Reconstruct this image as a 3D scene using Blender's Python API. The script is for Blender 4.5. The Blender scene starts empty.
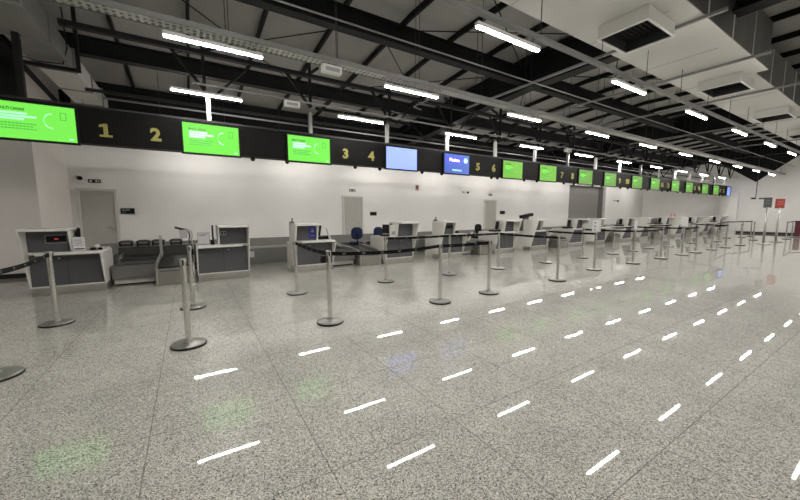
import bpy, math, random
from mathutils import Vector, Matrix
random.seed(7)
S = bpy.context.scene
COL = S.collection

# ---------------------------------------------------------------- camera, world, exposure
PITCH, ROLL, YAW, FPX, CAM_H = 0.1089, -0.0022, 0.5608, 334.8, 1.41
cam_data = bpy.data.cameras.new('camera'); cam = bpy.data.objects.new('camera', cam_data); COL.objects.link(cam)
cam_data.sensor_fit = 'HORIZONTAL'; cam_data.sensor_width = 36.0; cam_data.lens = FPX / 800 * 36
cam_data.clip_start = 0.05; cam_data.clip_end = 200
_f = Vector((math.sin(YAW) * math.cos(PITCH), math.cos(YAW) * math.cos(PITCH), -math.sin(PITCH)))
_r = Vector((math.cos(YAW), -math.sin(YAW), 0)); _u = _r.cross(_f)
_r2 = _r * math.cos(ROLL) + _u * math.sin(ROLL); _u2 = _u * math.cos(ROLL) - _r * math.sin(ROLL)
cam.matrix_world = Matrix(((_r2.x, _u2.x, -_f.x, 0), (_r2.y, _u2.y, -_f.y, 0), (_r2.z, _u2.z, -_f.z, CAM_H), (0, 0, 0, 1)))
S.camera = cam
world = bpy.data.worlds.new('hall_world'); S.world = world; world.use_nodes = True
world.node_tree.nodes['Background'].inputs[0].default_value = (0.02, 0.02, 0.02, 1)
world.node_tree.nodes['Background'].inputs[1].default_value = 0.3
S.view_settings.view_transform = 'Standard'; S.view_settings.look = 'None'
S.view_settings.gamma = 1; S.view_settings.use_curve_mapping = False
S.view_settings.exposure = 0.0
LAMP = 165.0          # emission strength of every tube

# ---------------------------------------------------------------- materials
MATS = {}
def mat(name, col, rough=0.5, metal=0.0, emit=None, es=1.0, var=0.0, vscale=8.0, coat=0.0, bump=0.0, bscale=60.0, alpha=1.0, spec=0.5):
    m = bpy.data.materials.new(name); m.use_nodes = True; nt = m.node_tree; b = nt.nodes['Principled BSDF']
    b.inputs['Base Color'].default_value = (*col, 1); b.inputs['Roughness'].default_value = rough
    b.inputs['Metallic'].default_value = metal; b.inputs['Coat Weight'].default_value = coat
    b.inputs['Specular IOR Level'].default_value = spec
    tc = nt.nodes.new('ShaderNodeTexCoord')
    if var > 0:
        n = nt.nodes.new('ShaderNodeTexNoise'); n.inputs['Scale'].default_value = vscale; n.inputs['Detail'].default_value = 4
        nt.links.new(tc.outputs['Object'], n.inputs['Vector'])
        r = nt.nodes.new('ShaderNodeValToRGB'); r.color_ramp.elements[0].position = .3; r.color_ramp.elements[1].position = .7
        r.color_ramp.elements[0].color = (*[c * (1 - var) for c in col], 1); r.color_ramp.elements[1].color = (*[min(1, c * (1 + var)) for c in col], 1)
        nt.links.new(n.outputs['Fac'], r.inputs['Fac']); nt.links.new(r.outputs['Color'], b.inputs['Base Color'])
    if bump > 0:
        n2 = nt.nodes.new('ShaderNodeTexNoise'); n2.inputs['Scale'].default_value = bscale
        nt.links.new(tc.outputs['Object'], n2.inputs['Vector'])
        bp = nt.nodes.new('ShaderNodeBump'); bp.inputs['Strength'].default_value = bump; bp.inputs['Distance'].default_value = .01
        nt.links.new(n2.outputs['Fac'], bp.inputs['Height']); nt.links.new(bp.outputs['Normal'], b.inputs['Normal'])
    if emit:
        b.inputs['Emission Color'].default_value = (*emit, 1); b.inputs['Emission Strength'].default_value = es
    if alpha < 1: b.inputs['Alpha'].default_value = alpha
    MATS[name] = m; return m

wall_m = mat('white_wall_paint', (.80, .785, .755), .6, var=.03, vscale=1.2)
left_wall_m = mat('side_wall_paint', (.78, .74, .70), .6, var=.03, vscale=1.0)
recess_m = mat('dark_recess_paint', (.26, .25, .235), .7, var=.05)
deck_m = mat('roof_deck_sheet', (.40, .39, .365), .7, var=.10, vscale=.7)
black_steel = mat('black_steel', (.009, .009, .0095), .6, var=.2, vscale=3, spec=.2)
dark_steel = mat('charcoal_steel', (.03, .03, .032), .5, var=.15, vscale=3, spec=.3)
galv = mat('galvanised_duct', (.20, .20, .195), .42, .6, var=.12, vscale=1.5)
duct_pale = mat('pale_duct_panel', (.60, .59, .555), .6, var=.04, vscale=1.0)
grey_track = mat('grey_light_track', (.24, .24, .235), .45, .2, var=.05)
housing_m = mat('lamp_housing', (.75, .75, .73), .4)
tube_m = mat('lit_diffuser', (1, 1, 1), .4, emit=(1.0, .96, .915), es=LAMP)
band_m = mat('black_sign_panel', (.0045, .0045, .0045), .5, var=.2, spec=.12)
bezel_m = mat('screen_bezel', (.003, .003, .003), .4, spec=.15)
gold_m = mat('gold_letter', (.34, .31, .075), .5, .1, var=.08, vscale=20)
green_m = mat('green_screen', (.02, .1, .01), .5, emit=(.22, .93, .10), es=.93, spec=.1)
green2_m = mat('green_screen_angle_dim', (.02, .1, .01), .5, emit=(.24, .54, .09), es=.95, spec=.1)  # viewing-angle dimming of farther screens put into the emission colour
green3_m = mat('green_screen_angle_dimmer', (.02, .1, .01), .5, emit=(.17, .31, .075), es=1, spec=.1)  # farthest screens: stronger oblique-view dimming, set as a duller emission
blue_m = mat('pale_blue_screen', (.2, .3, .8), .3, emit=(.19, .27, .86), es=1)
navy_m = mat('dark_blue_screen', (.02, .06, .3), .3, emit=(.022, .065, .34), es=.9)
vio_m = mat('violet_blue_panel', (.05, .03, .6), .3, emit=(.07, .04, .75), es=1.0)
scr_white = mat('screen_white', (.8, .9, .9), .3, emit=(.42, .95, .55), es=1.0)
scr_cyan = mat('screen_cyan', (.5, .9, .8), .3, emit=(.30, .93, .42), es=1.0)
scr_dark = mat('screen_dark', (.0, .05, .0), .3, emit=(.01, .12, .01), es=1.0)
scr_dgreen = mat('screen_dark_green', (.02, .2, .02), .3, emit=(.05, .42, .03), es=1.0)
desk_white = mat('white_desk_laminate', (.74, .73, .69), .35, var=.02, vscale=2)
desk_grey = mat('charcoal_desk_panel', (.085, .087, .095), .45, var=.06, vscale=3)
steel_m = mat('brushed_steel', (.50, .49, .46), .32, .85, var=.10, vscale=5)
pole_m = mat('satin_steel_pole', (.72, .71, .68), .15, 1.0, var=.06, vscale=10)
base_m = mat('grey_stanchion_base', (.33, .325, .305), .38, .7, var=.08, vscale=14)
black_plastic = mat('black_plastic', (.006, .006, .006), .45, spec=.25)
tape_m = mat('black_tape', (.005, .005, .005), .8, spec=.15, bump=.3, bscale=300)
mark_m = mat('grey_tape_print', (.15, .15, .145), .6)
belt_m = mat('dark_rubber_belt', (.035, .034, .033), .6, bump=.4, bscale=80)
conv_grey = mat('conveyor_grey_panel', (.17, .165, .155), .45, .3, var=.08, vscale=4)
conv_beige = mat('conveyor_steel_box', (.30, .29, .26), .4, .5, var=.08, vscale=4)
conv_dark = mat('conveyor_dark_panel', (.06, .058, .054), .5, var=.15, vscale=4)
back_grey = mat('rear_belt_panel', (.22, .215, .20), .45, .2, var=.07, vscale=3)
door_m = mat('beige_door_paint', (.44, .43, .39), .5, var=.03)
frame_m = mat('pale_door_frame', (.62, .61, .57), .45)
blue_fab = mat('navy_fabric', (.012, .022, .075), .85, bump=.4, bscale=200)
black_fab = mat('black_fabric', (.012, .012, .014), .85, bump=.4, bscale=200)
paper_m = mat('printed_paper', (.70, .70, .70), .6)
ink_m = mat('dark_print', (.05, .06, .08), .6)
inkgrey_m = mat('grey_print', (.35, .35, .35), .6)
poster_blue = mat('blue_poster', (.035, .035, .28), .5)
red_led = mat('red_led', (.3, .01, .01), .4, emit=(.6, .05, .07), es=.9)
red_m = mat('red_sign_face', (.30, .04, .035), .5)
greysign_m = mat('dark_grey_sign_face', (.09, .10, .10), .5)
maroon_m = mat('dark_maroon_shell', (.10, .012, .03), .4)
acrylic_m = mat('clear_acrylic', (.75, .75, .73), .1, alpha=.45)
lens_m = mat('dark_lens', (.004, .004, .004), .08)
baseboard_m = mat('black_baseboard', (.012, .011, .011), .4)
orange_m = mat('orange_carton', (.6, .36, .28), .6)
cass_in = mat('black_louvre', (.01, .01, .01), .5)

def floor_material():
    m = bpy.data.materials.new('polished_granite'); m.use_nodes = True; nt = m.node_tree; b = nt.nodes['Principled BSDF']; L = nt.links.new
    N = lambda t: nt.nodes.new(t)
    tc = N('ShaderNodeTexCoord')
    def ramp(src, stops):
        r = N('ShaderNodeValToRGB'); cr = r.color_ramp
        while len(cr.elements) < len(stops): cr.elements.new(.5)
        for e, (p, c) in zip(cr.elements, stops): e.position = p; e.color = (*c, 1)
        L(src, r.inputs['Fac']); return r.outputs['Color']
    v = N('ShaderNodeTexVoronoi'); v.inputs['Scale'].default_value = 210; L(tc.outputs['Object'], v.inputs['Vector'])
    sep = N('ShaderNodeSeparateColor'); L(v.outputs['Color'], sep.inputs['Color'])
    grains = ramp(sep.outputs[0], [(0, (.07, .065, .06)), (.15, (.12, .119, .11)), (.33, (.39, .385, .345)), (.7, (.60, .598, .545)), (1, (.86, .85, .80))])
    n = N('ShaderNodeTexNoise'); n.inputs['Scale'].default_value = 2.2; n.inputs['Detail'].default_value = 5; L(tc.outputs['Object'], n.inputs['Vector'])
    cloud = ramp(n.outputs['Fac'], [(.3, (.90, .89, .88)), (.7, (1.06, 1.05, 1.03))])
    mul = N('ShaderNodeMix'); mul.data_type = 'RGBA'; mul.blend_type = 'MULTIPLY'; mul.inputs[0].default_value = 1
    L(grains, mul.inputs[6]); L(cloud, mul.inputs[7])
    # joints
    sx = N('ShaderNodeSeparateXYZ'); L(tc.outputs['Object'], sx.inputs[0])
    def joint(out, off, per, half):
        a = N('ShaderNodeMath'); a.operation = 'SUBTRACT'; L(out, a.inputs[0]); a.inputs[1].default_value = off
        p = N('ShaderNodeMath'); p.operation = 'PINGPONG'; L(a.outputs[0], p.inputs[0]); p.inputs[1].default_value = per / 2
        c = N('ShaderNodeMath'); c.operation = 'LESS_THAN'; L(p.outputs[0], c.inputs[0]); c.inputs[1].default_value = half
        return c.outputs[0]
    jx = joint(sx.outputs[0], -.2933, .879, .0035); jy = joint(sx.outputs[1], .7403, .8985, .0035)
    mx = N('ShaderNodeMath'); mx.operation = 'MAXIMUM'; L(jx, mx.inputs[0]); L(jy, mx.inputs[1])
    sc = N('ShaderNodeMath'); sc.operation = 'MULTIPLY'; L(mx.outputs[0], sc.inputs[0]); sc.inputs[1].default_value = .55
    mj = N('ShaderNodeMix'); mj.data_type = 'RGBA'; L(sc.outputs[0], mj.inputs[0]); L(mul.outputs[2], mj.inputs[6]); mj.inputs[7].default_value = (.07, .065, .06, 1)
    L(mj.outputs[2], b.inputs['Base Color'])
    b.inputs['Roughness'].default_value = .35
    b.inputs['Specular IOR Level'].default_value = .08
    b.inputs['Coat Weight'].default_value = 1.0; b.inputs['Coat Roughness'].default_value = .022; b.inputs['Coat IOR'].default_value = 1.42
    n3 = N('ShaderNodeTexNoise'); n3.inputs['Scale'].default_value = 1.6; L(tc.outputs['Object'], n3.inputs['Vector'])
    bp = N('ShaderNodeBump'); bp.inputs['Strength'].default_value = .02; bp.inputs['Distance'].default_value = .01
    L(n3.outputs['Fac'], bp.inputs['Height']); L(bp.outputs['Normal'], b.inputs['Coat Normal'])
    return m
floor_m = floor_material()

# ---------------------------------------------------------------- mesh helpers
class MB:
    def __init__(s): s.v = []; s.f = []; s.mi = []; s.sm = []
    def add(s, vs, fs, m=0, smooth=False):
        o = len(s.v); s.v += [tuple(v) for v in vs]
        for f in fs: s.f.append([i + o for i in f]); s.mi.append(m); s.sm.append(smooth)
        return s
    def box(s, x0, y0, z0, x1, y1, z1, m=0):
        return s.add([(x0,y0,z0),(x1,y0,z0),(x1,y1,z0),(x0,y1,z0),(x0,y0,z1),(x1,y0,z1),(x1,y1,z1),(x0,y1,z1)],
                     [(0,3,2,1),(4,5,6,7),(0,1,5,4),(1,2,6,5),(2,3,7,6),(3,0,4,7)], m)
    def prism(s, poly, axis, a, b, m=0):     # poly in the two other axes; axis 'x' uses (y,z); 'y' uses (x,z); 'z' uses (x,y)
        def P(p, t): return {'x': (t, p[0], p[1]), 'y': (p[0], t, p[1]), 'z': (p[0], p[1], t)}[axis]
        n = len(poly); vs = [P(p, a) for p in poly] + [P(p, b) for p in poly]
        fs = [list(range(n)), list(range(2*n-1, n-1, -1))] + [(i, i+n, (i+1) % n + n, (i+1) % n) for i in range(n)]
        return s.add(vs, fs, m)
    def beam(s, p, q, w, h, m=0):             # rectangular bar between two points
        p = Vector(p); q = Vector(q); d = (q-p).normalized(); up = Vector((0,0,1)) if abs(d.z) < .95 else Vector((0,1,0))
        r = d.cross(up).normalized() * w/2; u = r.cross(d).normalized() * h/2
        c = [-r-u, r-u, r+u, -r+u]
        return s.add([p+k for k in c] + [q+k for k in c], [(3,2,1,0),(4,5,6,7),(0,1,5,4),(1,2,6,5),(2,3,7,6),(3,0,4,7)], m)
    def tube(s, pts, r, n=10, m=0, cap=True):
        pts = [Vector(p) for p in pts]; rs = r if isinstance(r, (list, tuple)) else [r]*len(pts); vs = []
        ref = None
        for i, p in enumerate(pts):
            d = (pts[min(i+1, len(pts)-1)] - pts[max(i-1, 0)]).normalized()
            if ref is None: ref = Vector((1,0,0)) if abs(d.x) < .9 else Vector((0,1,0))
            a = (ref - d*ref.dot(d)).normalized(); ref = a; b = d.cross(a)
            vs += [p + (a*math.cos(2*math.pi*k/n) + b*math.sin(2*math.pi*k/n))*rs[i] for k in range(n)]
        fs = [(i*n+k, i*n+(k+1) % n, (i+1)*n+(k+1) % n, (i+1)*n+k) for i in range(len(pts)-1) for k in range(n)]
        s.add(vs, fs, m, True)
        if cap:
            o = len(s.v)-len(vs); s.f.append([o+k for k in range(n-1, -1, -1)]); s.mi.append(m); s.sm.append(False)
            o2 = o + (len(pts)-1)*n; s.f.append([o2+k for k in range(n)]); s.mi.append(m); s.sm.append(False)
        return s
    def lathe(s, prof, cx=0, cy=0, n=28, m=0, flat=False):   # prof [(r,z)]
        vs = [(cx+r*math.cos(2*math.pi*k/n), cy+r*math.sin(2*math.pi*k/n), z) for r, z in prof for k in range(n)]
        fs = [(i*n+k, i*n+(k+1) % n, (i+1)*n+(k+1) % n, (i+1)*n+k) for i in range(len(prof)-1) for k in range(n)]
        return s.add(vs, fs, m, not flat)
    def build(s, name, mats, parent=None, loc=(0,0,0), bevel=0, rz=0):
        me = bpy.data.meshes.new(name); me.from_pydata(s.v, [], s.f)
        if not isinstance(mats, (list, tuple)): mats = [mats]
        for x in mats: me.materials.append(x)
        me.polygons.foreach_set('material_index', s.mi); me.polygons.foreach_set('use_smooth', s.sm)
        me.update()
        o = bpy.data.objects.new(name, me); COL.objects.link(o); o.location = loc; o.rotation_euler.z = rz
        if parent: o.parent = parent
        if bevel:
            b = o.modifiers.new('bevel', 'BEVEL'); b.width = bevel; b.segments = 2; b.limit_method = 'ANGLE'
        return o
def tag(o, label, cat, group=None):
    o['label'] = label; o['category'] = cat
    if group: o['group'] = group
    return o
def thing(name, label, cat, loc=(0,0,0), rz=0, group=None):
    o = bpy.data.objects.new(name, None); COL.objects.link(o); o.location = loc; o.rotation_euler.z = rz; o.empty_display_size = .1
    return tag(o, label, cat, group)
def struct(mb, name, m, bevel=0):
    o = mb.build(name, m, bevel=bevel); o['kind'] = 'structure'; return o
KIDS = {}
def kids(o):
    return [c for c in COL.objects if c.parent == o]
def dup(root, loc, rz=None, label=None, group=None):
    def cp(o, par):
        c = o.copy(); COL.objects.link(c)
        if par: c.parent = par
        for k in kids(o): cp(k, c)
        return c
    r = cp(root, None); r.location = loc
    if rz is not None: r.rotation_euler.z = rz
    if label: r['label'] = label
    if group: r['group'] = group
    return r
def text(body, size, m, parent, loc, name='lettering', bold=0.0, align='CENTER', rz=0, ext=.002, sx=1.0):
    cu = bpy.data.curves.new(name, 'FONT'); cu.body = body; cu.size = size; cu.extrude = ext; cu.offset = bold
    cu.align_x = align; cu.align_y = 'CENTER'; cu.resolution_u = 3
    t = bpy.data.objects.new(name, cu); COL.objects.link(t)
    dg = bpy.context.evaluated_depsgraph_get(); me = bpy.data.meshes.new_from_object(t.evaluated_get(dg))
    bpy.data.objects.remove(t); bpy.data.curves.remove(cu)
    me.materials.clear(); me.materials.append(m)
    me.transform(Matrix.Diagonal((sx, 1, 1, 1))); me.transform(Matrix.Rotation(math.pi/2, 4, 'X'))
    o = bpy.data.objects.new(name, me); COL.objects.link(o); o.location = loc; o.rotation_euler.z = rz
    if parent: o.parent = parent
    return o
NUM = ['zero','one','two','three','four','five','six','seven','eight','nine','ten','eleven','twelve','thirteen','fourteen','fifteen','sixteen','seventeen']
ORD = ['first','second','third','fourth','fifth','sixth','seventh','eighth','ninth','tenth','eleventh','twelfth','thirteenth','fourteenth','fifteenth','sixteenth','seventeenth','eighteenth','nineteenth','twentieth','twenty-first','twenty-second','twenty-third','twenty-fourth','twenty-fifth','twenty-sixth','twenty-seventh']

# ---------------------------------------------------------------- the room
XE, YB, ZR = 32.4, 13.2, 5.75
XL, YF = -9.0, -5.5
struct(MB().box(XL, YF, -.1, XE, YB, 0), 'floor', floor_m)
def deck(y): return ZR if y < 6.5 else ZR - .55*(y-6.5)/6.7
struct(MB().prism([(YF, ZR), (6.5, ZR), (YB, 5.2), (YB, 5.3), (6.5, ZR+.1), (YF, ZR+.1)], 'x', XL, XE), 'ceiling', deck_m)
R0, R1, RZ = 21.7, 26.4, 3.3       # dark recess in the back wall
w = MB(); w.box(-2.83, YB, 0, R0, YB+.2, ZR).box(R1, YB, 0, XE, YB+.2, ZR).box(R0, YB, RZ, R1, YB+.2, ZR)
struct(w, 'wall_back', wall_m)
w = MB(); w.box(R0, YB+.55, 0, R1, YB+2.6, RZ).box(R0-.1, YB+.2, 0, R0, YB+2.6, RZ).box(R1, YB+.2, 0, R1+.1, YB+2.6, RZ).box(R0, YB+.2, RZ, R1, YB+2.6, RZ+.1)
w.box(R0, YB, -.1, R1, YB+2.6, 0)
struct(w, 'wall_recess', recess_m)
struct(MB().box(XL, 10.75, 0, -2.83, YB+.2, ZR), 'wall_left', left_wall_m)
struct(MB().box(XE, YF, 0, XE+.2, YB+.2, ZR), 'wall_right', wall_m)
struct(MB().box(XL, YF-.2, 0, XE, YF, ZR), 'wall_front', wall_m)
struct(MB().box(XL-.2, YF, 0, XL, YB+.2, ZR), 'wall_side', left_wall_m)
struct(MB().box(XL, 10.73, 0, -2.81, 10.75, .10), 'baseboard_left', baseboard_m)
struct(MB().box(XE-.03, YF, 0, XE, YB, .13), 'baseboard_right', baseboard_m)
struct(MB().box(-2.83, YB-.06, 3.95, XE-.05, YB-.002, 5.19), 'trim_1', black_steel)
struct(MB().box(XL, 10.70, 3.75, -2.84, 10.748, 5.38), 'trim_4', black_steel)  # black sheet added to darken the upper left wall
struct(MB().prism([(9.6, ZR), (6.62, 3.45), (3.9, ZR)], 'x', XE-.05, XE-.005), 'trim_2', black_steel)
struct(MB().box(XE-.25, 7.35, 0, XE-.001, 8.25, 3.3), 'trim_3', wall_m)

def door(n, x0, x1, label):
    z = 2.08; y = YB
    d = MB().box(x0, y-.03, 0, x1, y-.004, z).build('door_%d' % n, door_m); d['kind'] = 'structure'
    f = MB().box(x0-.07, y-.06, 0, x0, y-.002, z+.07).box(x1, y-.06, 0, x1+.07, y-.002, z+.07).box(x0, y-.06, z, x1, y-.002, z+.07)
    f.build('door_frame', frame_m, d)
    MB().tube([(x1-.07, y-.03, 1.02), (x1-.07, y-.08, 1.02), (x1-.2, y-.085, 1.02)], .012, 8).box(x1-.09, y-.036, .9, x1-.05, y-.03, 1.1).build('door_handle', steel_m, d)
door(1, -2.62, -1.86, ''); door(2, 5.52, 6.32, ''); door(3, 13.78, 14.6, '')

def plaque(x, z, w, h, name, label, cat, body=None, y=YB):
    t = thing(name, label, cat, (x, y-.002, z))
    MB().box(-w/2, -.02, -h/2, w/2, 0, h/2).build('panel', black_plastic, t)
    if body: text(body, h*.42, frame_m, t, (0, -.022, h*.1), sx=1)
    return t
p = plaque(-1.57, 1.50, .34, .17, 'wall_sign', 'black rectangular plaque right of the leftmost door', 'sign')
MB().box(-.13, -.023, .015, -.07, -.0205, .045).box(-.05, -.023, .015, .05, -.0205, .045).box(-.13, -.023, -.04, -.05, -.0205, -.025).build('lettering', inkgrey_m, p)
plaque(6.9, 1.40, .32, .16, 'wall_sign', 'small black plaque right of the door behind the blue chairs', 'sign')
plaque(15.2, 1.45, .40, .18, 'wall_sign', 'small black plaque right of the third door from the left', 'sign')
for x, z, wh in ((-2.27, 2.37, 'above the leftmost door'), (5.92, 2.38, 'above the middle door'), (14.2, 2.42, 'above the third door from the left')):
    p = plaque(x, z, .28, .10, 'exit_sign', 'tiny dark pictogram sign ' + wh, 'sign')
    MB().box(-.11, -.024, -.025, -.05, -.0205, .025).box(.02, -.024, -.03, .06, -.0205, .03).box(.08, -.024, -.03, .11, -.0205, .03).build('pictogram', frame_m, p)

def wall_camera(x, y, z, label, name='security_camera'):
    t = thing(name, label, 'camera', (x, y, z))
    MB().tube([(0, 0, 0), (0, -.1, .02), (.06, -.22, 0)], .018, 8).lathe([(0, -.05), (.05, -.05), (.05, .05), (0, .05)], 0, -.03, 12).build('bracket', frame_m, t)
    h = MB(); h.lathe([(0, .02), (.05, .01), (.07, -.03), (.055, -.085), (0, -.10)], .08, -.25, 16); h.build('dome', lens_m, t)
wall_camera(-2.62, YB-.002, 2.46, 'black ball camera on a white bracket beside the white pier')
wall_camera(12.2, YB-.002, 2.52, 'small dark camera high on the back wall between the middle doors')
wall_camera(27.6, YB-.002, 2.35, 'tiny camera on the bright wall right of the dark recess')
t = thing('security_camera', 'camera hanging on a long thin drop pole at the end wall', 'camera', (XE-.5, 6.45, 0))
MB().tube([(0,0,ZR-.01), (0,0,2.35)], .02, 8).build('drop_pole', dark_steel, t)
MB().box(-.08, .0, 2.3, .08, .2, 2.4).build('camera_body', black_plastic, t)
p = plaque(9.25, 2.62, .18, .26, 'fire_sign', 'small red and grey notice on the wall above counters 5 and 6', 'sign')
kids(p)[0].data.materials[0] = inkgrey_m
MB().box(-.06, -.024, -.06, .06, -.0205, .10).build('red_print', red_m, p)
p = MB().box(XE-.03, 6.05, 2.30, XE-.002, 6.4, 2.38).build('wall_lamp_bar', dark_steel); tag(p, 'thin dark bar on the end wall left of the grey sign', 'fixture')

# ---------------------------------------------------------------- roof steel
def ibeam(p, q, w, h, tf=.03, tw=.03):
    mb = MB(); p = Vector(p); q = Vector(q)
    mb.beam(p + Vector((0,0,tf/2)), q + Vector((0,0,tf/2)), w, tf); mb.beam(p + Vector((0,0,h-tf/2)), q + Vector((0,0,h-tf/2)), w, tf)
    mb.beam(p + Vector((0,0,h/2)), q + Vector((0,0,h/2)), tw, h-2*tf); return mb
GIRD = [(3.9, 4.8, .6, 'deep black roof girder just left of the pale duct'), (6.5, 4.98, .42, 'black roof girder crossing above the middle light row'),
        (9.8, 4.72, .36, 'black roof girder above the sign band'), (-.5, 4.95, .5, 'black roof girder above the viewer')]
for y, z, h, lb in GIRD:
    tag(ibeam((XL+.05, y, z), (XE-.06, y, z), .22, h).build('roof_girder', black_steel), lb, 'beam', 'long girders under the roof')
for i, x in enumerate((-2.9, 8.3, 19.0, 29.6)):
    rb_ = MB()
    for w_, lo, hi in ((.34, 0, .04), (.05, .04, .80), (.34, .80, .84)):
        rb_.prism([(YF+.05, 4.85+lo), (6.5, 4.85+lo), (YB-.1, 4.31+lo), (YB-.1, 4.31+hi), (6.5, 4.85+hi), (YF+.05, 4.85+hi)], 'x', x-w_/2, x+w_/2)
    tag(rb_.build('roof_rafter', black_steel),
        ['leftmost deep black rafter beside the hanging duct', 'deep black rafter crossing the picture above the blue screens', 'third deep black rafter from the left', 'farthest deep black rafter near the end wall'][i], 'beam', 'deep rafters across the hall')
xs = [-1.15 + 1.38*i for i in range(24)]
for i, x in enumerate(xs):
    if any(abs(x-r) < .3 for r in (8.3, 19.0, 29.6)): continue
    tag(MB().prism([(1, ZR-.13), (6.5, ZR-.13), (YB-.1, 5.08), (YB-.1, 5.2), (6.5, ZR-.004), (1, ZR-.004)], 'x', x-.03, x+.03).build('roof_purlin', black_steel), 'slim dark purlin under the pale roof sheets, %s from the left' % ORD[i], 'beam', 'purlins under the roof sheets')
# cross bracing rods
n = 0
br = [((-1, 6.5), (3.5, 11.2)), ((3.5, 6.5), (-1, 11.2)), ((3.5, 6.5), (8.2, 11.2)), ((8.2, 6.5), (3.5, 11.2)), ((4, 4.1), (8.2, 6.5)), ((8.2, 4.1), (4, 6.5)),
      ((8.4, 6.5), (13.5, 11.2)), ((13.5, 6.5), (8.4, 11.2)), ((13.5, 6.5), (18.8, 11.2)), ((18.8, 6.5), (13.5, 11.2)), ((8.4, 4.1), (13, 6.5)), ((13, 4.1), (8.4, 6.5))]
for i, (a, b) in enumerate(br):
    tag(MB().tube([(a[0], a[1], 5.3), (b[0], b[1], 5.3)], .012, 6).build('bracing_rod', black_steel), 'thin black diagonal bracing rod under the roof, %s from the left' % ORD[i], 'rod', 'diagonal bracing rods')
# truss over the sign band
tr = thing('roof_truss', 'black lattice truss running above the numbered sign band', 'truss', (0, 7.6, 0))
MB().box(-1.55, -.05, 4.37, XE-.1, .05, 4.45).build('top_chord', black_steel, tr)
def member(p, q, w=.05): MB().beam(p, q, w, w).build('lattice_member', black_steel, tr)
for k in range(0, 16):
    p = .4 + 2.035*k
    member((p-.5, 0, 4.38), (p, 0, 3.74)); member((p+.85, 0, 4.38), (p+.2, 0, 3.70), .04)
    member((p, 0, 3.76), (p, 0, 4.9), .055); member((p, .02, 4.46), (p+.5, .9, 5.0))
tr = thing('roof_truss', 'black lattice truss just under the roof behind the sign band', 'truss', (0, 11.3, -.25))
MB().box(3.8, -.05, 4.3, XE-.1, .05, 4.38).build('bottom_chord', black_steel, tr)
MB().box(3.8, -.05, 5.1, XE-.1, .05, 5.18).build('top_chord', black_steel, tr)
for k in range(2, 15):
    p = 2.2*k
    member((p, 0, 4.38), (p+1.08, 0, 5.10)); member((p+1.12, 0, 5.10), (p+2.18, 0, 4.38))
tag(MB().tube([(-1.5, 4.95, 4.25), (XE-.001, 4.95, 4.25)], .014, 8).build('conduit_pipe', grey_track), 'thin grey conduit above the middle light row', 'pipe')
tag(MB().tube([(-1.2, 8.3, 3.52), (XE-.001, 8.3, 3.52)], .018, 8).build('conduit_pipe', grey_track), 'grey pipe running behind the top of the sign band', 'pipe')
tag(MB().tube([(-1.6, 9.3, 3.9), (XE-.001, 9.3, 3.9)], .035, 8).build('conduit_pipe', dark_steel), 'dark pipe between the sign band and the back wall', 'pipe')
# cross pipes (unistruts) near the right
for i, x in enumerate((6.9, 9.4, 12.2, 16.5, 21.5)):
    tag(MB().beam((x, 1.9, 4.40), (x, 7.4, 4.40), .045, .045).build('support_strut', grey_track), 'grey cross strut under the pale duct, %s from the left' % ORD[i], 'strut', 'cross struts under the pale duct')
tag(MB().tube([(5.0, 5.6, 4.1), (5.0, 7.3, 4.1), (5.3, 7.4, 4.1)], .02, 8).build('conduit_pipe', grey_track), 'short pale pipe stub beside the middle light row', 'pipe')

# ---------------------------------------------------------------- ducts
BZ = 4.45
du = thing('air_duct', 'large duct with pale underside and metal side at the upper right', 'duct', (0, 0, BZ))
mb = MB(); mb.box(-3, 2.19, 0, 10.7, 3.62, .02).box(10.7, 2.38, 0, 24, 3.62, .02)
mb.build('underside', duct_pale, du)
mb = MB(); mb.box(-3, 2.19, .02, 10.7, 2.21, .95).box(10.68, 2.21, .02, 10.7, 3.6, .95).box(10.7, 2.38, .02, 24, 2.40, .8).box(-3, 3.6, .02, 24, 3.62, .8).box(-3, 2.21, .93, 10.68, 3.6, .95).box(10.7, 2.40, .78, 24, 3.6, .8).box(23.98, 2.4, .02, 24, 3.6, .78)
mb.build('metal_side', galv, du)
for k in range(21):
    x = -1.3 + 1.2*k
    y = 2.19 if x < 10.7 else 2.38
    MB().box(x-.012, y-.012, .0, x+.012, y-.001, .93 if x < 10.7 else .78).build('flange_seam', housing_m, du)
for k in range(12):
    x = -.1 + 2.15*k
    MB().box(x-.008, 2.42, -.004, x+.008, 3.6, -.0005).build('underside_seam', inkgrey_m, du)
def cassette(x, label):
    t = thing('ceiling_diffuser', label, 'air vent', (x, 2.86, BZ-.21), group='box diffusers under the pale duct')
    a, b, h = .46, .36, .205
    m = MB()
    m.box(-a, -b, 0, a, -b+.02, h).box(-a, b-.02, 0, a, b, h).box(-a, -b+.02, 0, -a+.02, b-.02, h).box(a-.02, -b+.02, 0, a, b-.02, h)
    m.build('box_shell', duct_pale, t)
    MB().box(-a-.015, -b-.015, -.01, a+.015, -b+.02, 0).box(-a-.015, b-.02, -.01, a+.015, b+.015, 0).box(-a-.015, -b+.02, -.01, -a+.02, b-.02, 0).box(a-.02, -b+.02, -.01, a+.015, b-.02, 0).build('rim', housing_m, t)
    MB().box(-a+.02, -b+.02, .012, a-.02, -b+.03, h-.02).box(-a+.02, b-.03, .012, a-.02, b-.02, h-.02).box(-a+.02, -b+.03, .012, -a+.03, b-.03, h-.02).box(a-.03, -b+.03, .012, a-.02, b-.03, h-.02).build('dark_liner', dark_steel, t)
    m = MB().box(-a+.02, -b+.02, h-.02, a-.02, b-.02, h-.005)
    for k in range(9): m.beam((-a+.03, -b+.07+.07*k, h-.04), (a-.03, -b+.07+.07*k, h-.04), .004, .03)
    m.build('louvre', cass_in, t)
    return t
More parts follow.
